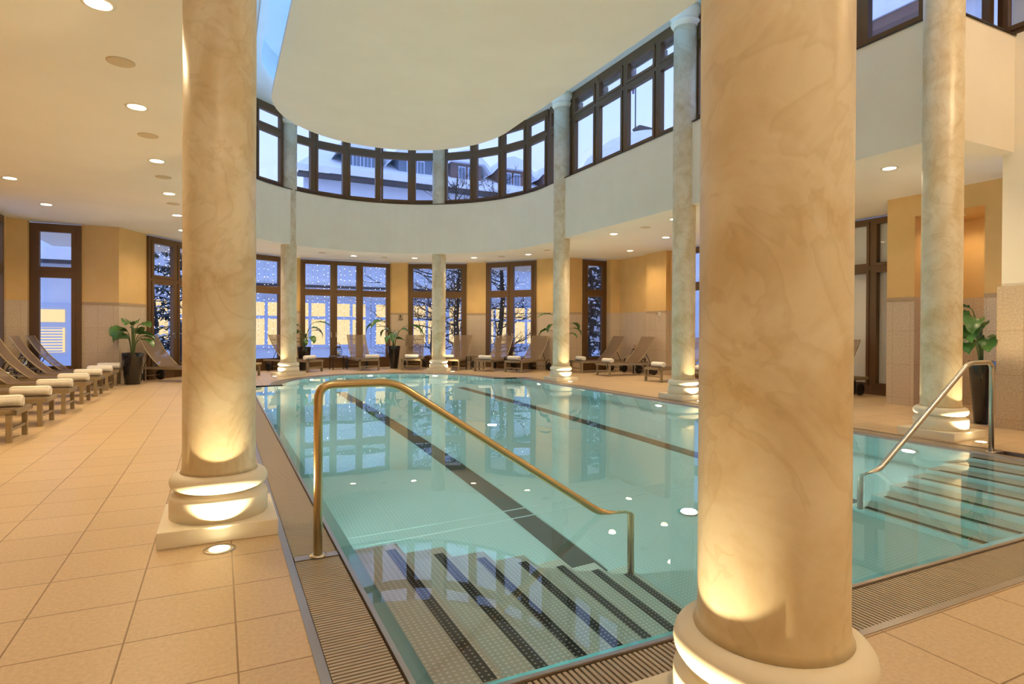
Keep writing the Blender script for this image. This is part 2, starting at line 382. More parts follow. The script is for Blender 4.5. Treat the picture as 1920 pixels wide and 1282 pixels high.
# hand rails
def bez(pts,r,n=6):
    out=[Vector(pts[0])]
    for i in range(1,len(pts)-1):
        p=Vector(pts[i]); a=(Vector(pts[i-1])-p); b=(Vector(pts[i+1])-p); d=min(r,a.length*.45,b.length*.45)
        A=p+a.normalized()*d; B=p+b.normalized()*d
        for k in range(n+1):
            t=k/n; out.append(A*(1-t)**2+p*2*t*(1-t)+B*t*t)
    out.append(Vector(pts[-1])); return out
for side,lab in ((0,'brushed brass-toned handrail with tall post rising left of the near pool steps'),(1,'brushed steel handrail over the right-hand pool steps')):
    y=3.305; mir=(lambda x:x) if side==0 else (lambda x: 2*3.735-x)
    rt=empty('pool_handrail',(mir(.47),y,0)); tag(rt,lab,'handrail',group=None)
    L=lambda x,z:(mir(x)-mir(.47),0,z)
    m=MB(); m.tube(bez([L(.47,.0),L(.47,.912),L(.88,.912),L(2.27,.0),L(2.52,-.055),L(2.52,-1.13)],.085),.0235,16); m.build('rail_tube','brass_steel' if side==0 else 'steel',rt)
    m=MB(); m.lathe([(.045,0),(.045,.006),(.03,.012)],24,L(.47,.004)); m.build('base_flange','steel',rt)
# ------------------------------------------------------------------ shell
def seg_wall(name,pts,label,doors=()):
    m=MB(); m.wall(pts,1.80,ZC+.02,0); m.wall(pts,0,1.80,1)
    o=m.build(name,['ochre','wall_tile']); return struct(o,label)
def win_name(): 
    win_name.n+=1; return 'window_%d'%win_name.n
win_name.n=0
def window(p0,p1,z0,z1,label,splits=(1,),transom=None,fw=.07,sash=.055,depth=.1,sill=0,handle=False,mat='bronze',pane='glass',double=True,thr=.0):
    # p0->p1 horizontal; splits are cumulative fractions
    p0=Vector((*p0,0)); p1=Vector((*p1,0)); L=(p1-p0).length; a=math.atan2(p1.y-p0.y,p1.x-p0.x)
    rt=empty(win_name(),(p0.x,p0.y,0),a); struct(rt,label)
    m=MB(); hb=depth/2
    m.box(0,-hb,z0,L,hb,z0+fw+sill); m.box(0,-hb,z1-fw,L,hb,z1); m.box(0,-hb-.003,z0,fw,hb+.003,z1); m.box(L-fw,-hb-.003,z0,L,hb+.003,z1)
    cuts=[0]+[s*L for s in splits]; 
    if cuts[-1]!=L: cuts.append(L)
    for c in cuts[1:-1]: m.box(c-.045,-hb-.005,z0+.001,c+.045,hb+.005,z1-.001)
    if transom: m.box(0.001,-hb-.007,transom-.04,L-.001,hb+.007,transom+.04)
    m.build('window_frame',mat,rt)
    for i in range(len(cuts)-1):
        xa=cuts[i]+(fw if i==0 else .045); xb=cuts[i+1]-(fw if i==len(cuts)-2 else .045)
        zr=[(z0+fw+sill,(transom-.04) if transom else z1-fw)]
        if transom: zr.append((transom+.04,z1-fw))
        for k,(za,zb) in enumerate(zr):
            m=MB(); q=sash; h2=hb+.018
            m.box(xa,-h2,za,xb,h2-.03,za+q); m.box(xa,-h2,zb-q,xb,h2-.03,zb); m.box(xa,-h2-.002,za+.001,xa+q,h2-.032,zb-.001); m.box(xb-q,-h2-.002,za+.001,xb,h2-.032,zb-.001)
            s=m.build('sash',mat,rt)
            m=MB(); m.box(xa+q,-.01,za+q,xb-q,-.004,zb-q); m.build('pane',pane,s)
            if handle and k==0:
                m=MB(); hx=xa+q/2 if i%2 else xb-q/2; m.box(hx-.012,-h2-.012,.98,hx+.012,-h2,1.14); m.tube([(hx,-h2-.01,1.1),(hx,-h2-.045,1.1),(hx+(.11 if i%2 else -.11),-h2-.045,1.1)],.008,6); m.build('handle','chrome',s)
    return rt
# p0->p1 must run so that local -Y faces the room: travel clockwise (left to right seen from inside)
WZ1=ZC-.03
of=outer_far
tr=2.41
window((-3.9,13.0),(-3.9,15.1),.0,WZ1,'tall bronze window at the far left corner of the lounger wall',(.5,1),tr,.09,.07,sill=.2)
window(of[1],of[2],0,WZ1,'single tall bronze window facing a lit window with blinds, at far left',(1,),tr,.10,.075,sill=.24)
window(of[4],of[5],0,WZ1,'bronze double window behind the potted plant and lounger on the left',(.5,1),tr,.09,.07,sill=.2,handle=True)
window(of[6],of[7],0,WZ1,'bronze window on the far curve, left of the central doors',(1,),tr,.09,.07,sill=.2)
window(of[8],of[9],0,WZ1,'central three-bay bronze french doors on the far curved wall',(.355,.645,1),tr,.075,.06,sill=.2,handle=True)
window(of[10],of[11],0,WZ1,'wide bronze window behind the far middle column with bare branches outside',(1,),tr,.09,.07,sill=.2)
window(of[12],of[13],0,WZ1,'bronze double window with dark tree trunk outside, right of the middle column',(.5,1),tr,.09,.07,sill=.2,handle=True)
window(of[15],of[16],0,WZ1,'narrow tall bronze window showing snowy dark trees at right',(1,),tr,.10,.075,sill=.24)
window((11.3,12.6),(11.3,10.3),0,WZ1,'bronze window on the right wall beside the column',(.5,1),tr,.09,.07,sill=.2)
wb=window((11.5,8.7),(11.5,6.5),0,WZ1,'bronze window backed by a white blind behind the right lounger',(.57,1),2.47,.07,.055,sill=.1)
m=MB(); m.box(11.56,6.5,.1,11.58,8.7,WZ1); o=m.build('window_blind','blind'); tag(o,'plain white blind drawn behind the right-hand window','blind')
# walls between windows
def W(name,pts,label): return seg_wall(name,pts,label)
W('wall_left',[(-3.9,-3.2),(-3.9,13.0)],'ochre wall with tiled base on the left')
W('wall_left_corner',[(-3.9,15.1),(-3.9,15.2),of[0],(-3.6,15.62),of[1]],'ochre corner pilaster at far left')
W('wall_far_left',[of[2],of[3],of[4]],'ochre and tile pier behind the left potted plant')
W('wall_far_left_pier',[of[5],of[6]],'ochre pier on the far left curve')
W('wall_far_centre_left',[of[7],of[8]],'ochre pier left of central doors')
W('wall_far_centre_right',[of[9],of[10]],'ochre pier right of central doors with small sign')
W('wall_far_right_pier',[of[11],of[12]],'ochre pier right of the far middle column')
W('wall_far_right',[of[13],of[14],of[15]],'ochre and tile pier behind the far right column')
W('wall_right_corner',[of[16],(of[16][0]+.02,15.55),(of[17][0]-.15,15.5),of[17],(11.3,13.95),(11.15,13.95),(11.15,13.1),(11.3,13.1),(11.3,12.6)],'ochre and tile corner behind right loungers')
W('wall_right',[(11.3,10.3),(11.3,9.0),(11.5,9.0),(11.5,8.7)],'ochre wall between right windows')
W('wall_right_niche',[(11.5,6.5),(11.5,6.4),(10.25,6.4),(10.25,5.95),(10.6,5.95),(11.3,5.95),(11.3,4.95),(10.25,4.95),(10.25,4.0)],'ochre and tile block with a lit niche on the right')
m=MB(); m.box(10.25,4.95,3.12,11.3,5.95,ZC+.02); struct(m.build('trim_1','ochre'),'lintel over the lit niche')
# tile cap course
m=MB()
def cap(pts):
    for a,b in zip(pts,pts[1:]):
        a=Vector((*a,0)); b=Vector((*b,0)); d=(b-a); L=d.length; d.normalize(); n=Vector((d.y,-d.x,0))
        Mx=Matrix(((d.x,n.x,0,a.x),(d.y,n.y,0,a.y),(0,0,1,0),(0,0,0,1)))
        m.box(0,-.002,1.735,L,.008,1.80,Mx)
for pts in ([of[2],of[3],of[4]],[of[5],of[6]],[of[7],of[8]],[of[9],of[10]],[of[11],of[12]],[of[13],of[14],of[15]],[(11.15,13.95),(11.15,13.1)],[(10.25,6.4),(10.25,5.95)],[(10.25,4.95),(10.25,4.0)]): cap(pts)
struct(m.build('trim_2','wall_tile'),'thin stone cap course on top of the tiled wall base')
# right hall wall
m=MB(); m.box(8.93,-3.2,0,9.05,4.12,ZS+.02,mi=0); o=m.build('wall_right_hall','white_wall'); struct(o,'tall white wall at the right edge beside the pool')
m=MB(); m.wall([(8.905,4.16),(8.905,-3.2)],0,1.80); m.wall([(9.08,4.16),(8.905,4.16)],0,1.80); m.quad((8.905,4.16,1.8),(8.905,-3.2,1.8),(9.08,-3.2,1.8),(9.08,4.16,1.8)); struct(m.build('baseboard_right','wall_tile'),'stone tile wall base at the right edge')
m=MB(); m.box(-1.62,-3.2,ZC,-1.5,4.0,ZU); struct(m.build('wall_left_hall','white_wall'),'white wall left of the camera')
m=MB(); m.box(-1.62,-3.4,0,12,-3.2,ZU); m.box(-4.1,-3.4,0,-1.62,-3.2,ZC); struct(m.build('wall_back','white_wall'),'white wall behind the camera')
# lower ceiling with hall opening
oc=[(-4.1,-3.3),(-4.1,20.2),(11.8,20.2),(11.8,-3.3)]
m=MB(); m.plate(oc,[hall],ZC,False); m.plate(oc,[hall],ZC+.35,True); struct(m.build('ceiling','ceiling_white'),'cream lower ceiling around the hall opening')
# parapet
m=MB(); par=hall[0:1]+hall[1:50]+[(7.52,4.0),(8.93,4.0)]
par=[(-1.5,4.0)]+par
hin=par; 
for a,b in zip(hin,hin[1:]): m.quad((a[0],a[1],ZC),(b[0],b[1],ZC),(b[0],b[1],ZS),(a[0],a[1],ZS))
outp=[(-1.5,4.3),(-.38,4.3)]+arc(CX,13.6,4.1,4.1,-90,90,48)+[(7.82,4.3),(8.93,4.3)]
for a,b in zip(outp,outp[1:]): m.quad((b[0],b[1],ZC),(a[0],a[1],ZC),(a[0],a[1],ZS),(b[0],b[1],ZS))
hp=hin; 
loop=hp+outp[::-1]; m.plate(loop,[],ZS,True)
struct(m.build('wall_parapet','white_wall'),'curved white parapet band between lower ceiling and upper windows')
m=MB()
ld=[(-1.5,3.985),(-.065,3.985)]+arc(CX,13.6,3.785,3.785,-90,90,48)+[(7.505,3.985),(8.93,3.985)]
for a,b in zip(ld,ld[1:]):
    for z0,z1 in ((ZS-.005,ZS+.02),): m.quad((a[0],a[1],z0),(b[0],b[1],z0),(b[0],b[1],z1),(a[0],a[1],z1))
m.plate(ld+outp[::-1],[],ZS+.02,True)
struct(m.build('trim_3','bronze_dark'),'thin dark sill strip under the upper windows')
# upper windows
def cw(pts,label):
    for i,(a,b) in enumerate(zip(pts,pts[1:])): pass
    rt=empty(win_name(),(0,0,0)); struct(rt,label)
    z0,z1,tz=ZS+.02,6.92,6.36
    fr=MB()
    for a,b in zip(pts,pts[1:]):
        A=Vector((*a,0)); B=Vector((*b,0)); L=(B-A).length; ang=math.atan2(B.y-A.y,B.x-A.x); M=Matrix.Translation(A)@Matrix.Rotation(ang,4,'Z')
        fr.box(0,-.05,z0,L,.05,z0+.07,M); fr.box(0,-.05,z1-.07,L,.05,z1+.1,M); fr.box(0,-.053,z0+.001,.055,.053,z1+.05,M); fr.box(L-.055,-.053,z0+.001,L,.053,z1+.05,M); fr.box(0.001,-.056,tz-.045,L-.001,.056,tz+.045,M)
        for za,zb in ((z0+.07,tz-.045),(tz+.045,z1-.07)):
            s=MB(); q=.06; xa,xb=.06,L-.06
            s.box(xa,-.068,za,xb,.03,za+q,M); s.box(xa,-.068,zb-q,xb,.03,zb,M); s.box(xa,-.07,za+.001,xa+q,.028,zb-.001,M); s.box(xb-q,-.07,za+.001,xb,.028,zb-.001,M)
            so=s.build('sash','bronze',rt)
            s=MB(); s.box(xa+q,-.01,za+q,xb-q,-.004,zb-q,M); s.build('pane','glass',so)
    fr.build('window_frame','bronze',rt)
RG=lambda t:(CX+4.0*math.sin(R_(t)),13.6+4.0*math.cos(R_(t)))
th=[-89.2+13.72*i for i in range(14)]
cw([RG(t) for t in th[0:5]],'curved upper window left of the far left column')
cw([RG(t) for t in th[4:10]],'curved upper window between the two far columns, dormer roofs outside')
cw([RG(t) for t in th[9:14]],'curved upper window between the far middle and far right columns')
for X,s in ((7.72,1),(-.28,-1)):
    segs=[[13.55,12.42],[12.42,11.4,10.36,9.31,8.27],[8.27,7.22,6.2,5.18,4.3]]
    labs=['short upper window beside the far right column','upper window bay with roof brackets and flag outside','upper window bay between the two nearest right columns'] if s>0 else ['short upper window at the left start of the curve','upper window bay on the left side, far part','upper window bay on the left side, near part']
    for sg,lb in zip(segs,labs):
        pts=[(X,y) for y in sg]
        if s<0: pts=pts[::-1]
        cw(pts,lb)
cw([(7.77,4.27),(8.9,4.27)],'upper window above the right parapet wing')
cw([(9.0,4.2),(9.0,3.0),(9.0,1.8),(9.0,.6)],'upper window above the tall right wall')
m=MB(); m.box(8.95,-3.2,ZS,9.1,.6,ZU); m.box(-1.5,4.0,ZS,-.3,4.2,ZU); struct(m.build('wall_upper','white_wall'),'white upper wall behind the camera')
m=MB(); m.box(9.3,0,ZS,9.33,4.2,6.9); o=m.build('window_blind','blind'); tag(o,'pale panel seen through the upper window at the top right','blind')
# upper ceiling with recess
upper=[(-1.7,-3.3),(-1.7,4.4),(-.45,4.4)]+arc(CX,13.6,4.17,4.17,-90,90,48)+[(7.89,4.4),(9.2,4.4),(9.2,-3.3)]
def stad(r,yc=13.48,y0=-1.6,n=48): return [(3.69-r,y0)]+arc(3.69,yc,r,r,-90,90,n)+[(3.69+r,y0)]
rec=stad(2.92)
m=MB(); m.plate(upper,[rec],ZU,False)
for a,b in zip(rec,rec[1:]+rec[:1]): m.quad((b[0],b[1],ZU),(a[0],a[1],ZU),(a[0],a[1],7.6),(b[0],b[1],7.6))
m.plate(rec,[],7.6,False); m.plate(upper,[],7.75,True)
for a,b in zip(upper,upper[1:]+upper[:1]): m.quad((a[0],a[1],6.9),(b[0],b[1],6.9),(b[0],b[1],7.75),(a[0],a[1],7.75))
struct(m.build('ceiling_upper','cove_white'),'upper ceiling with lit blue recess')
m=MB(); m.prism(stad(3.05),ZU-.03,ZU-.001,holes=[stad(2.92)]); struct(m.build('trim_4','cove_white'),'raised rim around the ceiling recess')
can=empty('ceiling_canopy',(0,0,0)); struct(can,'large flat suspended ceiling panel with rounded end over the pool')
m=MB(); m.prism(stad(2.72),6.15,6.235); m.build('canopy_panel','ceiling_white',can)
m=MB(); m.prism(stad(2.1,13.4,-1.2),6.235,7.6); m.build('canopy_neck','cove_white',can)
m=MB(); m.prism(stad(2.5,13.45,-1.4),6.236,6.262,holes=[stad(2.42,13.45,-1.35)]); m.build('cove_light','cove_blue',can)
# ------------------------------------------------------------------ columns
def column(x,y,rz,label,lights):
    rt=empty('marbled_column',(x,y,0),rz); tag(rt,label,'column',group=None)
    r=.203
    m=MB(); m.lathe([(r+.012,.352),(r+.002,.375),(r,.42),(r,6.70)],64); m.build('shaft','stucco',rt)
    m=MB()
    pr=[(.225,.09),(.272,.09),(.272,.205),(.266,.222),(.24,.228),(.238,.236),(.236,.25)]
    for k in range(9):
        a=-PI/2+PI*k/8; pr.append((.222+.05*math.cos(a),.30+.05*math.sin(a)))
    pr.append((.19,.352)); m.lathe(pr,64); m.build('base_ring','base_white',rt)
    m=MB(); m.box(-.31,-.31,0,.31,.31,.092); m.build('plinth','base_white',rt,bevel=.004)
    m=MB(); m.lathe([(r,6.66),(r+.015,6.665),(r+.018,6.69),(r+.03,6.70),(r+.05,6.72),(r+.058,6.745),(r+.05,6.77),(r+.03,6.785),(r+.03,6.80),(r+.075,6.86),(r+.085,6.90),(r+.085,7.0)],64); m.build('capital','base_white',rt)
    for (dx,dy,en,lab) in lights:
        d=Vector((dx,dy,0)); d.rotate(Matrix.Rotation(rz,3,'Z'))
        px,py=x+d.x,y+d.y
        if lab:
            u=empty('floor_uplight',(px,py,0)); tag(u,lab,'uplight',group='recessed uplights at the column bases')
            m=MB(); m.lathe([(.082,0),(.082,.003),(.06,.004)],32); m.build('bezel','steel',u)
            m=MB(); m.lathe([(.056,.0),(.052,.0055)],32); m.build('lens','uplight_glow',u)
        l=bpy.data.lights.new('uplight_beam','SPOT'); l.energy=en; l.color=(1,.80,.46); l.spot_size=R_(125); l.spot_blend=.3; l.shadow_soft_size=.014
        o=bpy.data.objects.new('uplight_beam',l); COL.objects.link(o); o.location=(px,py,.02)
        tilt=Vector((-(x-px),-(y-py),0)); zax=Vector((px-x,py-y,-7.0)).normalized()*1
        o.rotation_euler=(PI,0,0)
UE=36
column(0,4.07,0,'cream marbled column at left, beside the near left edge of the pool',[(0,-.43,UE,'round floor uplight in front of the left foreground column'),(0,.45,UE,None)])
column(1.43,1.22,0,'largest cream marbled column, in the right foreground',[(-.44,0.02,UE*.8,'round floor uplight left of the foreground column')])
column(7.59,4.10,0,'cream marbled column at right beside the right-hand pool steps',[(-.02,-.43,UE,'round floor uplight in front of the right column'),(0,.45,UE,None)])
column(7.53,8.37,0,'cream marbled column just left of the foreground column, right pool edge',[(0,-.43,UE,'round floor uplight in front of the middle right column'),(0,.45,UE,None)])
column(7.55,12.72,0,'cream marbled column at the far right end of the straight pool edge',[(0,-.43,UE,'round floor uplight in front of the far right column'),(0,.45,UE,None)])
column(5.86,17.0,R_(-33),'cream marbled column right of centre on the curved far end',[(.43,0,UE,'round floor uplight right of the far middle column'),(-.45,0,UE,None)])
column(1.65,17.0,R_(33),'cream marbled column left of centre on the curved far end',[(-.43,0,UE,'round floor uplight left of the far left column'),(.45,0,UE,None)])
column(0,8.37,0,'cream marbled column hidden behind the left foreground column',[(0,-.43,UE,None)])
column(0,12.72,0,'cream marbled column hidden far behind the left foreground column',[(0,-.43,UE,None)])
# ------------------------------------------------------------------ ceiling lights and speakers
WARM=(1,.74,.42)
def cl_make():
    rt=empty('ceiling_light',(0,0,0))
    m=MB(); m.lathe([(.075,-.004),(.105,-.006),(.107,0)],32); m.build('ring','base_white',rt)
    m=MB(); m.lathe([(.082,-.0065),(.080,-.0045)],32); m.build('diffuser','lamp_warm',rt)
    return rt
def sp_make():
    rt=empty('ceiling_speaker',(0,0,0))
    m=MB(); m.lathe([(.095,-.008),(.105,-.006),(.107,0)],32); m.build('grille','speaker_beige',rt)
    return rt
P('speaker_beige',(.62,.50,.33),.7)
LB=[(-.765,5.03,'nearest large'),(-.765,7.18,'second'),(-.765,9.35,'third'),(-.765,11.5,'fourth'),(-.765,13.6,'fifth'),(-.765,15.6,'farthest')]
lights=[]
for x,y,w in LB: lights.append((x,y,ZC,'round downlight, %s of the inner row on the left ceiling'%w,60))
lights.append((-2.84,11.42,ZC,'round downlight in the outer left row, nearer of the two visible',60))
lights.append((-2.84,13.52,ZC,'round downlight in the outer left row, nearer the corner windows',60))
lights.append((-2.84,9.3,ZC,'round downlight in the outer left row, outside the picture',60))
lights.append((-2.84,6.9,ZC,'round downlight in the outer left row, farther outside the picture',60))
for x,y,w in ((1.9,18.4,'behind the far left column'),(3.65,18.45,'left of the far middle column, above the french doors'),(5.45,18.12,'just left of the far middle column'),(7.04,17.13,'just right of the far middle column'),(8.16,15.66,'above the double window right of the middle column'),
              (8.2,11.46,'right ceiling beyond the middle right column'),(10.29,13.6,'above the pair of right loungers'),(8.2,9.4,'partly behind the middle right column'),(8.28,5.15,'right ceiling between foreground and right columns'),(10.3,9.0,'above the lounger at the right window'),(.3,17.6,'above the left end of the far curve'),(9.6,11.3,'above the hidden right loungers')):
    lights.append((x,y,ZC,'round downlight %s'%w,60))
lights.append((10.8,5.6,3.12,'small downlight inside the right-hand niche',16))
c0=cl_make()
for i,(x,y,z,lb,en) in enumerate(lights):
    o=c0 if i==0 else copy_tree(c0)
    o.location=(x,y,z); tag(o,lb,'ceiling light',group='recessed ceiling downlights')
    l=bpy.data.lights.new('downlight_beam','SPOT'); l.energy=en*1.6; l.color=WARM; l.spot_size=R_(150); l.spot_blend=.8; l.shadow_soft_size=.08
    lo=bpy.data.objects.new('downlight_beam',l); COL.objects.link(lo); lo.location=(x,y,z-.02)
s0=sp_make()
sps=[(-.76,6.04,'nearest on the left ceiling'),(-.76,8.18,'second on the left ceiling'),(-.76,10.3,'third on the left ceiling'),(-.76,12.4,'fourth on the left ceiling'),(2.68,18.15,'above the left bay of the french doors'),(4.56,18.35,'above the right bay of the french doors'),(7.68,16.5,'above the pier right of the middle column'),(8.21,14.62,'near the far right column'),(8.3,10.43,'on the right ceiling near the middle right column')]
for i,(x,y,w) in enumerate(sps):
    o=s0 if i==0 else copy_tree(s0); o.location=(x,y,ZC); tag(o,'round beige ceiling speaker grille, %s'%w,'ceiling speaker',group='ceiling speakers')
# added fill lamps to brighten the hall, with unseen downlight fixtures put over them
for x,y in ((0,-1),(3.7,-2),(7.5,-1),(7.8,2)):
    l=bpy.data.lights.new('hall_fill','SPOT'); l.energy=230; l.color=(1,.70,.38); l.spot_size=R_(150); l.spot_blend=.8; l.shadow_soft_size=.25
    lo=bpy.data.objects.new('hall_fill',l); COL.objects.link(lo); lo.location=(x,y,6.9)
    o=copy_tree(c0); o.location=(x,y,7.0 if x>0 and x<8.9 else 7.0); tag(o,'added fill downlight in the high hall ceiling, out of view','ceiling light',group='added hall fill lights out of view')
# ------------------------------------------------------------------ loungers
def make_lounger():
    rt=empty('sun_lounger')
    w=.31; zt=.345                     # x=0 foot end, +x towards the head
    m=MB()
    for s in (-1,1): m.box(0,s*w-.018*(1+s) if s>0 else -w,zt-.055,1.86,s*w if s>0 else -w+.036,zt)
    m.box(0,-w,zt-.055,.04,w,zt); m.box(1.82,-w,zt-.055,1.86,w,zt); m.box(1.0,-w,zt-.05,1.04,w,zt-.012)
    m.build('frame','lounger_metal',rt)
    for s in (-1,1):
        m=MB(); y0=s*w-.045 if s>0 else -w; m.box(.04,y0,0,.09,y0+.045,zt-.03); m.build('leg','lounger_metal',rt)
        m=MB(); y0=s*w-.03 if s>0 else -w; m.box(1.40,y0,0.02,1.425,y0+.025,zt-.03); m.build('leg','black_plastic',rt)
        yy=s*(w+.025); Mx=Matrix.Translation((1.52,yy-.015,.12))@Matrix.Rotation(-PI/2,4,'X')
        m=MB(); m.lathe([(.085,0),(.12,.0),(.12,.03),(.085,.03)],28,M=Mx); wh=m.build('wheel','black_plastic',rt)
        m=MB(); m.lathe([(.084,.006),(.084,.024)],28,M=Mx); m.build('hub','wheel_grey',wh)
    m=MB(); m.box(.05,-w+.04,.115,.08,w-.04,.145); m.build('stretcher','lounger_metal',rt)
    m=MB(); m.tube([(1.52,-w,.12),(1.52,w,.12)],.01,6); m.build('axle','lounger_metal',rt)
    m=MB(); m.box(.02,-w+.035,zt-.004,1.0,w-.035,zt+.006)
    m.build('seat_sling','sling',rt)
    bk=empty('backrest'); bk.parent=rt
    pts=[]
    for k in range(13):
        t=k/12; x=1.0+.58*t+.035*math.sin(PI*t); z=zt+.005+.72*t-.045*math.sin(PI*t)
        pts.append((x,z))
    wb=w-.02
    for s in (-1,1):
        m=MB(); m.tube([(x,s*wb,z) for x,z in pts],.013,8); m.build('side_tube','lounger_metal',bk)
    m=MB()
    for (a,b) in zip(pts,pts[1:]):
        k=m.add([(a[0],-wb,a[1]),(a[0],wb,a[1]),(b[0],wb,b[1]),(b[0],-wb,b[1])]); m.face((k,k+1,k+2,k+3),None,0,True)
    m.build('back_sling','sling',bk)
    for t in (3,10):
        x,z=pts[t]; m=MB(); m.tube([(x+.02,-wb,z-.01),(x+.02,wb,z-.01)],.012,6); m.build('crossbar','lounger_metal',bk)
    for s in (-1,1):
        m=MB(); m.tube([(1.52,.18*s,zt-.02),(1.33,.18*s,.68)],.009,6); m.build('prop','dark_metal',bk)
    return rt
def make_towel():
    m=MB(); L=.42; n=24
    prof=[(.0,-L/2+.006),(.05,-L/2+.004),(.066,-L/2+.014),(.071,-L/2+.04),(.07,0),(.071,L/2-.04),(.066,L/2-.014),(.05,L/2-.004),(.0,L/2-.006)]
    Mx=Matrix.Rotation(PI/2,4,'X')
    rings=[]
    for r,z in prof:
        rings.append(m.add([Mx@Vector((max(r,.002)*math.cos(2*PI*j/n)*1.05,max(r,.002)*math.sin(2*PI*j/n)*.92,z)) for j in range(n)]))
    for a,b in zip(rings,rings[1:]):
        for j in range(n): m.face((a+j,a+(j+1)%n,b+(j+1)%n,b+j),None,0,True)
    # visible fold: spiral ridge on each end and the outer flap
    for s in (-1,1):
        pts=[]
        for k in range(40):
            a=k*.45; r=.008+.0013*k; pts.append(Mx@Vector((r*math.cos(a),r*math.sin(a),s*(L/2-.003))))
        m.tube(pts,.0035,5)
    m.tube([Mx@Vector((.05,.048,-L/2+.02)),Mx@Vector((.05,.048,L/2-.02))],.006,6)
    return m.build('rolled_towel','towel')
l0=make_lounger(); t0=make_towel(); first=True
ords=['nearest','second nearest','third nearest','fourth','fifth','sixth','farthest']
def put_lounger(x,y,ang,lab,tlab,grp,tdx=.20,tdy=0,tang=0,towel=True):
    # x,y = foot-end centre; ang = direction to head (world, radians)
    global first
    o=l0 if first else copy_tree(l0); t=t0 if first else t0.copy()
    if not first: COL.objects.link(t)
    first=False
    o.location=(x,y,0); o.rotation_euler=(0,0,ang); tag(o,lab,'sun lounger',group=grp)
    c,s=math.cos(ang),math.sin(ang)
    t.location=(x+c*tdx-s*tdy,y+s*tdx+c*tdy,.345+.006+.066); t.rotation_euler=(0,0,ang+tang); tag(t,tlab,'towel',group='rolled towels on the loungers')
G1='sun loungers in a row along the left wall'; G2='sun loungers along the far curve'; G3='sun loungers along the right wall'
for i,y in enumerate((8.27,9.48,10.72,11.95,13.15,14.33,15.42)):
    put_lounger(-1.93,y,PI,'taupe mesh sun lounger with raised back, %s in the left row'%ords[i],'rolled cream towel on the %s lounger of the left row'%ords[i],G1,tdx=.22,tang=PI/2+R_(-4) if i%2 else PI/2+R_(3))
def polar(th,R): return (3.7+R*math.sin(R_(th)),13.6+R*math.cos(R_(th)))
def put_ring(th,R,dth,lab,tlab,tdy=0):
    x,y=polar(th,R); ang=math.atan2(math.cos(R_(th+dth)),math.sin(R_(th+dth)))
    put_lounger(x,y,ang,lab,tlab,G2,tdx=.16,tdy=tdy)
put_ring(-64,4.40,10,'taupe sun lounger right of the left potted plant, mostly behind the left column','rolled white towel on the lounger behind the left column')
put_ring(-40.5,4.42,-16,'taupe sun lounger at the left end of the far curve, before the far left column','rolled white towel on the lounger left of the far left column',.0)
put_ring(-15,4.6,-24,'taupe sun lounger in front of the potted plant right of the far left column','rolled white towel on the lounger right of the far left column',.1)
put_ring(4.5,4.42,-8,'taupe sun lounger facing forward before the central french doors','rolled white towel on the lounger before the french doors',-.12)
put_ring(20.5,4.42,0,'taupe sun lounger just left of the far middle column','rolled white towel on the lounger left of the far middle column',.0)
put_ring(35.5,4.42,2,'taupe sun lounger half hidden behind the far middle column','rolled white towel beside the far middle column',.1)
put_ring(50,4.35,0,'taupe sun lounger left of the pair before the double window','rolled white towel on the left lounger of the double-window pair')
put_ring(62.5,4.45,-2,'taupe sun lounger with big wheels left of the far right column','rolled white towel on the lounger left of the far right column',.05)
for y,lb,tl in ((14.97,'taupe sun lounger farther of the pair in the right alcove','rolled white towel right of the far right column base'),(13.6,'taupe sun lounger nearer of the pair in the right alcove','rolled white towel on the nearer alcove lounger'),
             (11.5,'taupe sun lounger foot showing just left of the middle right column','rolled white towel left of the middle right column'),(10.0,'taupe sun lounger mostly hidden behind the middle right column','rolled white towel right of the middle right column'),(7.75,'taupe sun lounger before the white-blind window at right','rolled white towel at the edge of the foreground column')):
    put_lounger(9.35 if y>8 else 9.55,y,R_(0),lb,tl,G3,tdx=.17,tdy=-.05,tang=0)
# ------------------------------------------------------------------ side tables & lanterns
def make_table():
    rt=empty('side_table')
    m=MB(); m.box(-.23,-.23,.40,.23,.23,.425); m.build('table_top','table_top',rt)
    for sx in (-1,1):
        for sy in (-1,1):
            m=MB(); m.box(sx*.21-.012,sy*.21-.012,0,sx*.21+.012,sy*.21+.012,.40); m.build('leg','dark_metal',rt)
    return rt
def make_lantern():
    rt=empty('lantern')
    m=MB()
    m.lathe([(.075,0),(.075,.012)],20)
    for k in range(12):
        a=2*PI*k/12; m.tube([((.07+.05*math.sin(PI*t/8))*math.cos(a),(.07+.05*math.sin(PI*t/8))*math.sin(a),.01+.24*t/8) for t in range(9)],.003,4)
    for z,r in ((.06,.105),(.13,.12),(.2,.105)): m.tube([(r*math.cos(2*PI*k/20),r*math.sin(2*PI*k/20),z) for k in range(21)],.003,4)
    m.lathe([(.075,.245),(.075,.275),(.04,.29)],20)
    m.build('cage','dark_metal',rt)
    m=MB(); m.tube([(.065*math.cos(PI*k/12),0,.28+.12*math.sin(PI*k/12)) for k in range(13)],.009,6); m.build('handle','copper',rt)
    m=MB(); m.lathe([(.035,.012),(.035,.14)],16); c=m.build('candle','candle',rt)
    return rt
tb0=make_table(); ln0=make_lantern(); ft=True
def put_table(x,y,rz,lab,llab):
    global ft,fl_
    o=tb0 if ft else copy_tree(tb0); o.location=(x,y,0); o.rotation_euler=(0,0,rz); tag(o,lab,'side table',group='small square side tables')
    if llab:
        l=ln0 if ft else copy_tree(ln0); l.location=(x,y,.425); l.rotation_euler=(0,0,rz+.3); tag(l,llab,'lantern',group='candle lanterns on side tables')
    ft=False
p=polar(-4.5,5.35); put_table(p[0],p[1],R_(5),'small dark side table before the french doors','dark candle lantern on the table before the french doors')
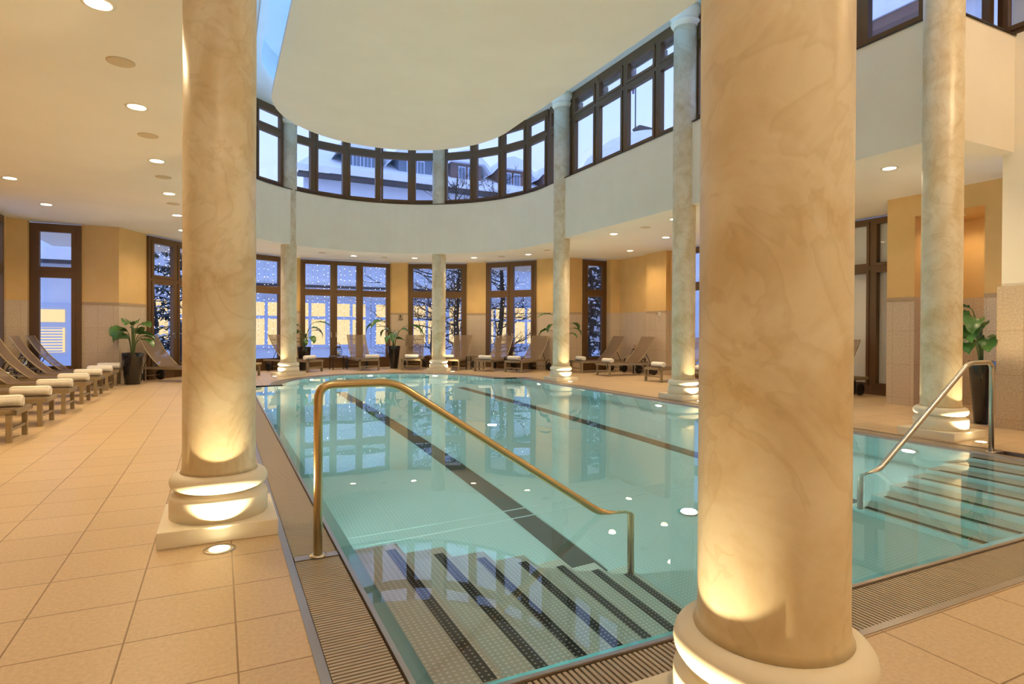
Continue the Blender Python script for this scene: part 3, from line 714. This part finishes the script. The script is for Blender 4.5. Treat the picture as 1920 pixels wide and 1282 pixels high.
p=polar(27.5,5.3); put_table(p[0],p[1],R_(-27),'small dark side table tucked left of the far middle column','candle lantern beside the far middle column')
p=polar(42.5,5.2); put_table(p[0],p[1],R_(-42),'small dark side table left of the double-window pair of loungers',None)
p=polar(56,5.4); put_table(p[0],p[1],R_(-56),'small dark side table between the double-window loungers','copper-handled lantern before the double window')
p=polar(-50,5.45); put_table(p[0],p[1],R_(50),'small dark side table right of the left foreground column','copper-topped lantern seen right of the left column')
put_table(11.0,14.28,0,'small dark side table between the two right alcove loungers','lantern half hidden between the right alcove loungers')
put_table(11.1,8.55,0,'small dark side table by the white-blind window','wire lantern at the foreground column edge, by the white-blind window')
put_table(-3.45,14.8,0,'small dark side table in the left row, near the far left window','copper-topped lantern between the last left loungers')
put_table(-3.3,12.55,0,'small dark side table with folded towel, between fourth and fifth left loungers',None)
put_table(-3.3,11.33,0,'small dark side table between third and fourth left loungers',None)
m=MB(); m.box(-.15,-.11,0,.15,.11,.03); m.box(-.15,-.11,.032,.15,.11,.055)
o=m.build('folded_towel','towel',None,loc=(-3.3,12.55,.426),bevel=.01); tag(o,'flat folded cream towel on a side table in the left row','towel')
# ------------------------------------------------------------------ plants
def plant(x,y,pot_h,r_top,r_bot,leaves,lab,seed,hgt):
    rnd=random.Random(seed)
    rt=empty('potted_plant',(x,y,0)); tag(rt,lab,'potted plant',group='tall potted plants')
    m=MB(); m.lathe([(r_bot-.02,0),(r_bot,.01),(r_top,pot_h-.01),(r_top,pot_h),(r_top-.02,pot_h),(r_top-.03,pot_h-.05)],36); m.build('pot','pot',rt)
    m=MB(); m.lathe([(r_top-.03,pot_h-.06),(r_top-.03,pot_h-.045)],24); m.build('soil','soil',rt)
    for (az,reach,top,ln,wd,droop) in leaves:
        a=R_(az); dx,dy=math.cos(a),math.sin(a)
        b=Vector((dx*.03,dy*.03,pot_h-.05)); 
        m=MB(); pts=[]
        for k in range(9):
            t=k/8; pts.append(b+Vector((dx*reach*(t**1.8),dy*reach*(t**1.8),(top-pot_h)*math.sin(t*PI*.5))))
        m.tube(pts,[.012-.006*k/8 for k in range(9)],6)
        m.build('leaf_stem','stem',rt)
        # blade continues from the tip and arches over
        m=MB(); d=(pts[-1]-pts[-2]).normalized(); p=pts[-1].copy(); side=Vector((-dy,dx,0)); roll=rnd.uniform(-.5,.5)
        rows=[]; nseg=12; ang=math.atan2(d.z,math.hypot(d.x,d.y)); hx=Vector((dx,dy,0))
        for k in range(nseg+1):
            t=k/nseg; wv=1.25*wd*math.sin(PI*min(1,(t*.93+.05)))**.75*(1-.25*t)
            a2=ang-droop*t
            dirv=hx*math.cos(a2)+Vector((0,0,1))*math.sin(a2); nrm=dirv.cross(side)
            sv=(side*math.cos(roll)+nrm*math.sin(roll))
            wav=.012*math.sin(k*2.1+seed)
            rows.append([p-sv*wv+nrm*(-.18*wv)*-1+Vector((0,0,wav)),p-sv*wv*.5+Vector((0,0,-wv*.1)),p+Vector((0,0,-wv*.22)),p+sv*wv*.5+Vector((0,0,-wv*.1)),p+sv*wv+nrm*(.18*wv)-Vector((0,0,wav))])
            p=p+dirv*(ln/nseg)
        ks=[m.add(r) for r in rows]
        for a_,b_ in zip(ks,ks[1:]):
            for j in range(4): m.face((a_+j,a_+j+1,b_+j+1,b_+j),None,0,True)
        m.build('leaf','leaf',rt)
def fan(n,h0,h1,seed,reach=(.1,.4),ln=(.3,.42),wd=(.06,.1),pot=.68,az0=0):
    r=random.Random(seed); out=[]
    for i in range(n):
        out.append((az0+360*i/n+r.uniform(-25,25),r.uniform(*reach),r.uniform(h0,h1),r.uniform(*ln),r.uniform(*wd),r.uniform(1.3,2.3)))
    return out
plant(-1.72,15.45,.69,.215,.15,fan(13,1.0,1.42,3,(.03,.2),(.28,.4),(.08,.12)),'bushy green plant in a tall black pot at the left pier',3,1.4)
plant(2.3,19.1,.70,.20,.14,fan(9,.9,1.35,5,(.08,.35),(.3,.42),(.05,.09))+[(-10,.3,1.5,.55,.07,1.3),(190,.15,1.4,.4,.08,1.9)],'leggy plant in black pot just right of the far left column',5,1.5)
plant(5.0,18.85,.72,.20,.12,[(200,.38,1.56,.55,.09,1.5),(180,.55,1.46,.5,.07,2.0),(120,.25,1.3,.45,.1,1.9),(250,.12,1.15,.5,.11,2.0),(300,.1,1.0,.35,.09,.9),(350,.45,1.42,.6,.08,1.6),(20,.3,1.3,.45,.09,2.0),(90,.1,1.2,.4,.1,1.5),(230,.25,1.1,.4,.09,2.0)],'large arching leafy plant in tall tapered black pot by the central pier',8,1.7)
plant(9.1,15.3,.70,.20,.13,[(185,.35,1.75,.5,.07,1.0),(200,.3,1.45,.45,.08,1.9),(170,.4,1.3,.45,.09,2.0),(10,.35,1.5,.4,.09,1.6),(-15,.3,1.35,.4,.08,1.9),(220,.25,1.1,.35,.09,2.2),(90,.1,1.4,.4,.08,1.5),(300,.2,1.2,.35,.08,1.5)],'leafy plant half hidden behind the far right column',11,1.7)
plant(9.12,4.42,.84,.15,.085,[(150,.12,1.42,.42,.11,1.7),(165,.2,1.5,.45,.09,1.4),(190,.15,1.35,.4,.11,2.2),(130,.2,1.3,.38,.1,1.9),(175,.28,1.22,.3,.07,1.3),(100,.1,1.45,.4,.1,1.6),(30,.1,1.4,.35,.09,1.8),(215,.1,1.2,.34,.1,2.3),(160,.18,1.6,.45,.1,1.2),(140,.1,1.3,.4,.12,2.3),(195,.22,1.45,.42,.1,1.8),(180,.05,1.15,.38,.12,2.4)],'dark green plant in slender black pot by the right stone wall end',14,1.6)
# ------------------------------------------------------------------ small wall things
hk=empty('wall_hook',(11.14,13.35,1.72),0); tag(hk,'small white wall-mounted shower hook on the right alcove pilaster','wall hook')
m=MB(); m.box(-.012,-.05,-.04,0,.05,.04); m.build('plate','candle',hk)
m=MB(); m.tube([(-.01,0,0),(-.09,.02,.0),(-.11,.03,-.03)],.014,8); m.build('arm','chrome',hk)
m=MB(); m.tube([(-.1,.03,-.03),(-.06,-.02,-.13),(-.03,-.05,-.2),(-.03,.0,-.24)],.004,6); m.build('cord','chrome',hk)
ws=empty('wall_sign',(5.44,19.68,1.68),R_(-27)); tag(ws,'small grey pictogram plaque on the pier right of the french doors','sign')
m=MB(); m.box(-.075,-.012,-.1,.075,0,.1); m.build('plaque','wall_tile',ws)
m=MB(); m.tube([(.0,-.016,.055),(.0,-.016,.02)],.014,6); m.box(-.018,-.018,-.03,.018,-.013,.03); m.box(-.05,-.018,-.075,.05,-.013,-.06); m.build('symbol','dark_metal',ws)
# ------------------------------------------------------------------ outside
m=MB(); m.quad((-60,20.35,-.25),(60,20.35,-.25),(60,90,-.25),(-60,90,-.25)); m.quad((-60,-40,-.25),(-4.25,-40,-.25),(-4.25,20.35,-.25),(-60,20.35,-.25)); m.quad((11.95,-40,-.25),(60,-40,-.25),(60,20.35,-.25),(11.95,20.35,-.25))
struct(m.build('ground','snow'),'snow-covered ground outside the windows')
bl=empty('snowy_building',(0,0,0)); tag(bl,'long snow-covered building with lit ground-floor windows and dormers, beyond the far windows','building')
YF=31.0
m=MB(); m.box(-40,YF,-.2,26,YF+.4,3.4); m.build('annex_wall','facade',bl)
m=MB(); m.box(-40.2,YF-.35,3.4,26,YF+5,3.75); m.build('snow_ledge','snow',bl)
m=MB(); m.box(-40.2,YF-.5,3.3,26,YF-.3,3.42); m.build('roof_edge','roof_edge',bl)
m=MB(); m.box(-40,YF+.1,5.0,26,YF+5,5.15); m.build('roof_edge','roof_edge',bl)
m=MB(); m.box(-40,YF+.1,5.15,26,YF+5,5.7); m.build('snow_ledge','snow',bl)
m=MB(); m.box(-40,YF+.5,3.7,26,YF+5,5.0); m.build('annex_wall','facade',bl)
for i in range(22):
    x=-22+2.0*i
    f=MB(); f.box(x-.82,YF-.08,.35,x+.82,YF-.02,.5); f.box(x-.82,YF-.08,2.55,x+.82,YF-.02,2.7); f.box(x-.82,YF-.08,1.75,x+.82,YF-.02,1.9)
    for dx in (-1.0,-.08,.72): f.box(x+dx,YF-.09,.35,x+dx+(.26 if dx!=-.08 else .14),YF-.02,2.7)
    fo=f.build('window_frame','facade_frame',bl)
    g=MB(); g.box(x-.8,YF-.03,.4,x+.8,YF-.015,2.65); g.build('lit_pane','window_lit' if x<17 else 'facade',fo)
# main block, roof and dormers
YM=36.0
m=MB(); m.box(4.3,YM,5.6,40,YM+.4,10.0); m.build('main_wall','facade',bl)
m=MB(); m.box(3.9,YM-.9,9.95,40,YM,10.1); m.build('roof_edge','roof_edge',bl)
m=MB(); k=m.add([(3.8,YM-1,10.1),(40,YM-1,10.1),(40,YM+6,13.3),(6.6,YM+6,13.3),(3.8,YM-1,10.45),(40,YM-1,10.45),(40,YM+6,13.8),(6.6,YM+6,13.8)])
for q in ((3,2,1,0),(4,5,6,7),(0,1,5,4),(1,2,6,5),(2,3,7,6),(3,0,4,7)): m.face([k+i for i in q])
m.build('snow_roof','snow',bl)
for i,x in enumerate((7.6,10.9,14.3,17.6,21.0,24.6)):
    br='dormer_brown' if i in (2,3,4) else 'dormer_blue'
    y0=YM+.2; m=MB(); m.box(x-1.05,y0,10.4,x+1.05,y0+5,12.0); d=m.build('dormer',br,bl)
    m=MB(); m.prism([(-1.6,11.5),(-1.15,12.0),(1.15,12.0),(1.6,11.5),(1.45,12.0),(.7,12.65),(0,12.85),(-.7,12.65),(-1.45,12.0)],-y0-5,-(y0-.4),M=Matrix.Translation((x,0,0))@Matrix.Rotation(PI/2,4,'X')@Matrix.Scale(1,4)); m.build('dormer_snow','snow',d)
    m=MB(); 
    for dx in (-.55,.1): m.box(x+dx,y0-.05,10.7,x+dx+.5,y0,11.8)
    m.build('dormer_window','facade_frame',d)
    m=MB()
    for dx in (-.49,.16): m.box(x+dx,y0-.06,10.78,x+dx+.17,y0-.04,11.72); m.box(x+dx+.21,y0-.06,10.78,x+dx+.38,y0-.04,11.72)
    m.build('dormer_pane','dormer_blue',d)
m=MB(); m.box(12.2,YM+4,12.5,13.2,YM+5,14.3); m.build('chimney','roof_edge',bl)
m=MB(); m.box(12.1,YM+3.9,14.3,13.3,YM+5.1,14.6); m.build('chimney_snow','snow',bl)
# neighbour with blinds, far left
nb=empty('white_annex',(0,0,0)); tag(nb,'pale annex with a blind-covered window, outside the far left window','building')
m=MB(); m.box(-9,22.5,-.2,-3.6,23,3.2); m.build('annex_wall','facade',nb)
m=MB(); m.box(-9.2,22.2,3.2,-3.4,24.5,3.3); m.build('roof_edge','roof_edge',nb)
m=MB(); m.box(-9.2,22.2,3.3,-3.4,27,3.65); m.box(-9.2,22.9,3.6,-3.4,27,5.2); m.build('snow_ledge','snow',nb)
m=MB(); m.box(-5.3,23.2,5.2,-4.5,24.0,5.8); m.build('chimney','roof_edge',nb)
m=MB(); m.box(-5.15,22.42,-.2,-3.95,22.5,2.0); nf=m.build('window_frame','facade_frame',nb)
m=MB(); m.box(-5.0,22.38,.5,-4.25,22.41,1.25); m.box(-5.0,22.38,1.42,-4.25,22.41,1.8); m.build('lit_pane','window_lit',nf)
m=MB()
for k in range(9): m.box(-5.0,22.34,.52+.085*k,-4.3,22.37,.56+.085*k)
m.build('blind_slat','facade_frame',nf)
# snow dome and flag seen through the right upper windows
dm=empty('snowy_dome',(19.2,24.1,.44)); dm.scale=(.63,.63,.63); tag(dm,'snow-covered round dome roof seen low through the right upper windows','roof')
m=MB(); m.lathe([(6,0),(6,11.8),(5.7,13.2),(4.8,14.8),(3.4,16),(1.8,16.7),(.1,16.9)],40); m.build('dome','snow',dm)
m=MB(); m.prism([(-1.2,17.2),(-.8,16.85),(.6,16.7),(1.3,16.5),(1.0,16.8),(1.35,17.2),(.5,17.4),(-.9,17.45)],-.3,.3,M=Matrix.Rotation(PI/2,4,'X')); m.build('roof_finial','roof_edge',dm)
fp=empty('flag_pole',(18.2,23.7,.44)); fp.scale=(.63,.63,.63); tag(fp,'thin flagpole with drooping flag behind the dome','flagpole')
m=MB(); m.tube([(0,0,16.8),(0,0,24.5)],.05,6); m.build('pole','roof_edge',fp)
m=MB(); m.tube([(-.1,0,24),(-.15,0,22.5),(-.3,0,21),(-.22,0,19.6)],[.06,.16,.24,.08],6); m.build('flag','flag_cloth',fp)
eb=empty('neighbour_building',(0,0,0)); tag(eb,'tall pale building with snow ledges seen through the top right upper windows','building')
m=MB(); m.box(24,2,-.2,25,18,21); m.build('facade_wall','facade',eb)
m=MB(); m.box(23.5,1.8,13.3,24,18.3,13.7); m.build('roof_edge','dormer_brown',eb)
m=MB(); m.box(23.4,1.8,13.7,24.1,18.3,14.7); m.build('snow_ledge','snow',eb)
for y in (4,6.5,9,11.5,14,16.5):
    m=MB(); m.box(23.9,y-.7,15.0,23.98,y+.7,17.0); fo=m.build('window_frame','facade_frame',eb)
    m=MB(); m.box(23.86,y-.58,15.1,23.9,y-.05,16.9); m.box(23.86,y+.05,15.1,23.9,y+.58,16.9); m.build('window_pane','dormer_blue',fo)
# roof overhang brackets outside the right upper windows
ev=empty('roof_overhang',(0,0,0)); tag(ev,'timber roof overhang with curved brackets outside the right upper windows','roof overhang')
m=MB(); m.box(7.95,2.5,7.02,8.16,13.8,7.12); m.box(8.12,2.5,6.95,8.16,13.8,7.12); m.build('soffit','eave_wood',ev)
for y in (5.6,7.7,9.8,10.9,11.9,13.0):
    m=MB(); m.box(7.92,y-.05,6.9,8.3,y+.05,7.02); m.tube([(7.9,y,6.45),(7.95,y,6.6),(8.05,y,6.75),(8.25,y,6.88)],[.03,.045,.05,.04],6); m.build('bracket','eave_wood',ev)
# trees
def tree(name,x,y,h,lab,seed,mode='bare',spread=1.0):
    rnd=random.Random(seed)
    rt=empty(name,(x,y,-.25)); tag(rt,lab,'tree',group='trees outside the windows')
    m=MB(); n=8; tp=[(.08*math.sin(k*1.3+seed),.08*math.cos(k*.9),h*k/n) for k in range(n+1)]; m.tube(tp,[.13*(1-.85*k/n) for k in range(n+1)],7); m.build('trunk','bark',rt)
    m=MB(); sn=MB()
    def br(p,d,L,r,lv):
        pts=[p.copy()]; q=p.copy(); dd=d.copy()
        ns=5
        for k in range(ns):
            dd=(dd+Vector((rnd.uniform(-.25,.25),rnd.uniform(-.25,.25),rnd.uniform(-.12,.22)))).normalized(); q=q+dd*L/ns; pts.append(q.copy())
        m.tube(pts,[r*(1-.75*k/ns) for k in range(ns+1)],4,cap=False)
        if lv>0:
            for k in range(5 if lv>1 else 6):
                i=rnd.randint(1,ns); bd=(dd+Vector((rnd.uniform(-1,1),rnd.uniform(-1,1),rnd.uniform(-.5,.7)))).normalized()
                br(pts[i],bd,L*rnd.uniform(.35,.6),r*.5,lv-1)
    def cb(p,d,L):
        q=p.copy(); pts=[p.copy()]
        for k in range(4):
            d=(d+Vector((0,0,-.12))).normalized(); q=q+d*L/4; pts.append(q.copy())
        m.tube(pts,[.02,.018,.014,.01,.006],4,cap=False)
        for pt in pts[1:]:
            for _ in range(7):
                o=Vector((rnd.uniform(-.22,.22),rnd.uniform(-.22,.22),rnd.uniform(-.25,.03))); a=pt+o*.2; b=pt+o
                sz=rnd.uniform(.02,.05); k=m.add([a+Vector((sz,0,.0)),a-Vector((sz,0,.0)),b-Vector((sz*.6,0,0)),b+Vector((sz*.6,0,.02))]); m.face((k,k+1,k+2,k+3))
            if rnd.random()<.8:
                s=rnd.uniform(.06,.13); c=pt+Vector((0,0,.03)); k=sn.add([c+Vector((s,0,0)),c+Vector((0,s,.0)),c-Vector((s,0,0)),c-Vector((0,s,0)),c+Vector((0,0,.06)),c-Vector((0,0,.02))])
                for a_,b_ in ((0,1),(1,2),(2,3),(3,0)): sn.face((k+a_,k+b_,k+4)); sn.face((k+b_,k+a_,k+5))
    if mode=='bare':
        for i in range(44):
            z=h*(.06+.92*(i%44)/44); a=rnd.uniform(0,2*PI); L=spread*(1.7*(1-.5*i/44))*rnd.uniform(.7,1.2)
            br(Vector((0,0,z)),Vector((math.cos(a),math.sin(a),rnd.uniform(-.1,.4))).normalized(),L,.026,2)
        m.build('branches','bark',rt)
    else:
        nb_=int(85*(1 if spread>=.9 else .45))
        for i in range(nb_):
            z=h*(.04+.94*i/nb_); a=rnd.uniform(0,2*PI); cb(Vector((0,0,z)),Vector((math.cos(a),math.sin(a),.1)).normalized(),spread*(1.7*(1-.75*i/nb_))*rnd.uniform(.7,1.1))
        m.build('branches','needles',rt); sn.build('snow_clumps','snow',rt)
def rayat(px,d):
    u=(px-960)/f_px; return (Rv.x*u*d+Fv.x*d,Rv.y*u*d+Fv.y*d)
for (x,y,h,lab,sd,md,sp) in ((*rayat(858,23.5),7.5,'bare dark tree outside the window right of the far middle column',2,'bare',1.3),(*rayat(815,24.5),6.0,'bare tree with drooping branches behind the far middle column',9,'bare',1.5),(*rayat(938,24),7.5,'bare tree with thick dark trunk outside the double window',4,'bare',1.0),
      (*rayat(1107,24),7.5,'snow-dusted dark conifer outside the narrow right window, left one',5,'fir',1.0),(*rayat(1127,26),7.0,'snow-dusted dark conifer outside the narrow right window, right one',6,'fir',1.0),
      (*rayat(288,22),6.5,'dark conifer outside the left double window, left one',12,'fir',.8),(*rayat(335,21.5),6.0,'dark conifer outside the left double window, partly behind the column',13,'fir',.85)):
    tree('bare_tree' if md=='bare' else 'conifer',x,y,h,lab,sd,md,sp)
# fairy light curtains
def fairy(p0,p1,lab,seed,dens=1.0):
    rnd=random.Random(seed); a=Vector((*p0,0)); b=Vector((*p1,0)); L=(b-a).length; d=(b-a)/L; n=Vector((-d.y,d.x,0)); m=MB(); w=MB()
    ns=int(L/.16*dens)
    for i in range(ns):
        s=(i+.5)/ns*L+rnd.uniform(-.03,.03); base=a+d*s+n*.35; zb=rnd.uniform(.35,1.2)
        w.tube([base+Vector((0,0,3.5)),base+Vector((0,0,zb))],.0022,3,cap=False)
        z=3.45-rnd.uniform(0,.15)
        while z>zb:
            r=.0078; c=base+Vector((rnd.uniform(-.02,.02),rnd.uniform(-.02,.02),z)); k=m.add([c+Vector(v)*r for v in ((1,0,0),(0,1,0),(-1,0,0),(0,-1,0),(0,0,1),(0,0,-1))])
            for q in ((0,1,4),(1,2,4),(2,3,4),(3,0,4),(1,0,5),(2,1,5),(3,2,5),(0,3,5)): m.face([k+t for t in q])
            z-=rnd.uniform(.10,.26)
    rt=empty('fairy_lights',tuple(a)); tag(rt,lab,'fairy lights',group='fairy light curtains outside the windows')
    rt.location=(0,0,0)
    o=m.build('bulbs','fairy',rt); tag(o,kind='stuff'); w.build('wires','dark_metal',rt)
fairy(of[8],of[9],'curtain of tiny white lights outside the central french doors',1)
fairy(of[6],of[7],'curtain of tiny white lights left of the far left column',2)
fairy(of[10],of[11],'curtain of tiny white lights outside the window behind the far middle column',3)
fairy(of[12],of[13],'curtain of tiny white lights outside the right double window',4,.9)
fairy(of[4],of[5],'curtain of tiny white lights outside the left double window',5,.9)
# ------------------------------------------------------------------ world: dusk sky
wd=bpy.data.worlds.new('dusk'); sc.world=wd; wd.use_nodes=True; nt=wd.node_tree; bg=nt.nodes['Background']
tc=nt.nodes.new('ShaderNodeTexCoord'); sp=nt.nodes.new('ShaderNodeSeparateXYZ'); cr=nt.nodes.new('ShaderNodeValToRGB')
cr.color_ramp.elements[0].position=.0; cr.color_ramp.elements[0].color=(.52,.62,.98,1); cr.color_ramp.elements[1].position=.5; cr.color_ramp.elements[1].color=(.36,.50,.95,1)
lk(nt,tc.outputs['Generated'],sp.inputs[0]); lk(nt,sp.outputs[2],cr.inputs['Fac']); lk(nt,cr.outputs['Color'],bg.inputs['Color']); bg.inputs['Strength'].default_value=1.25
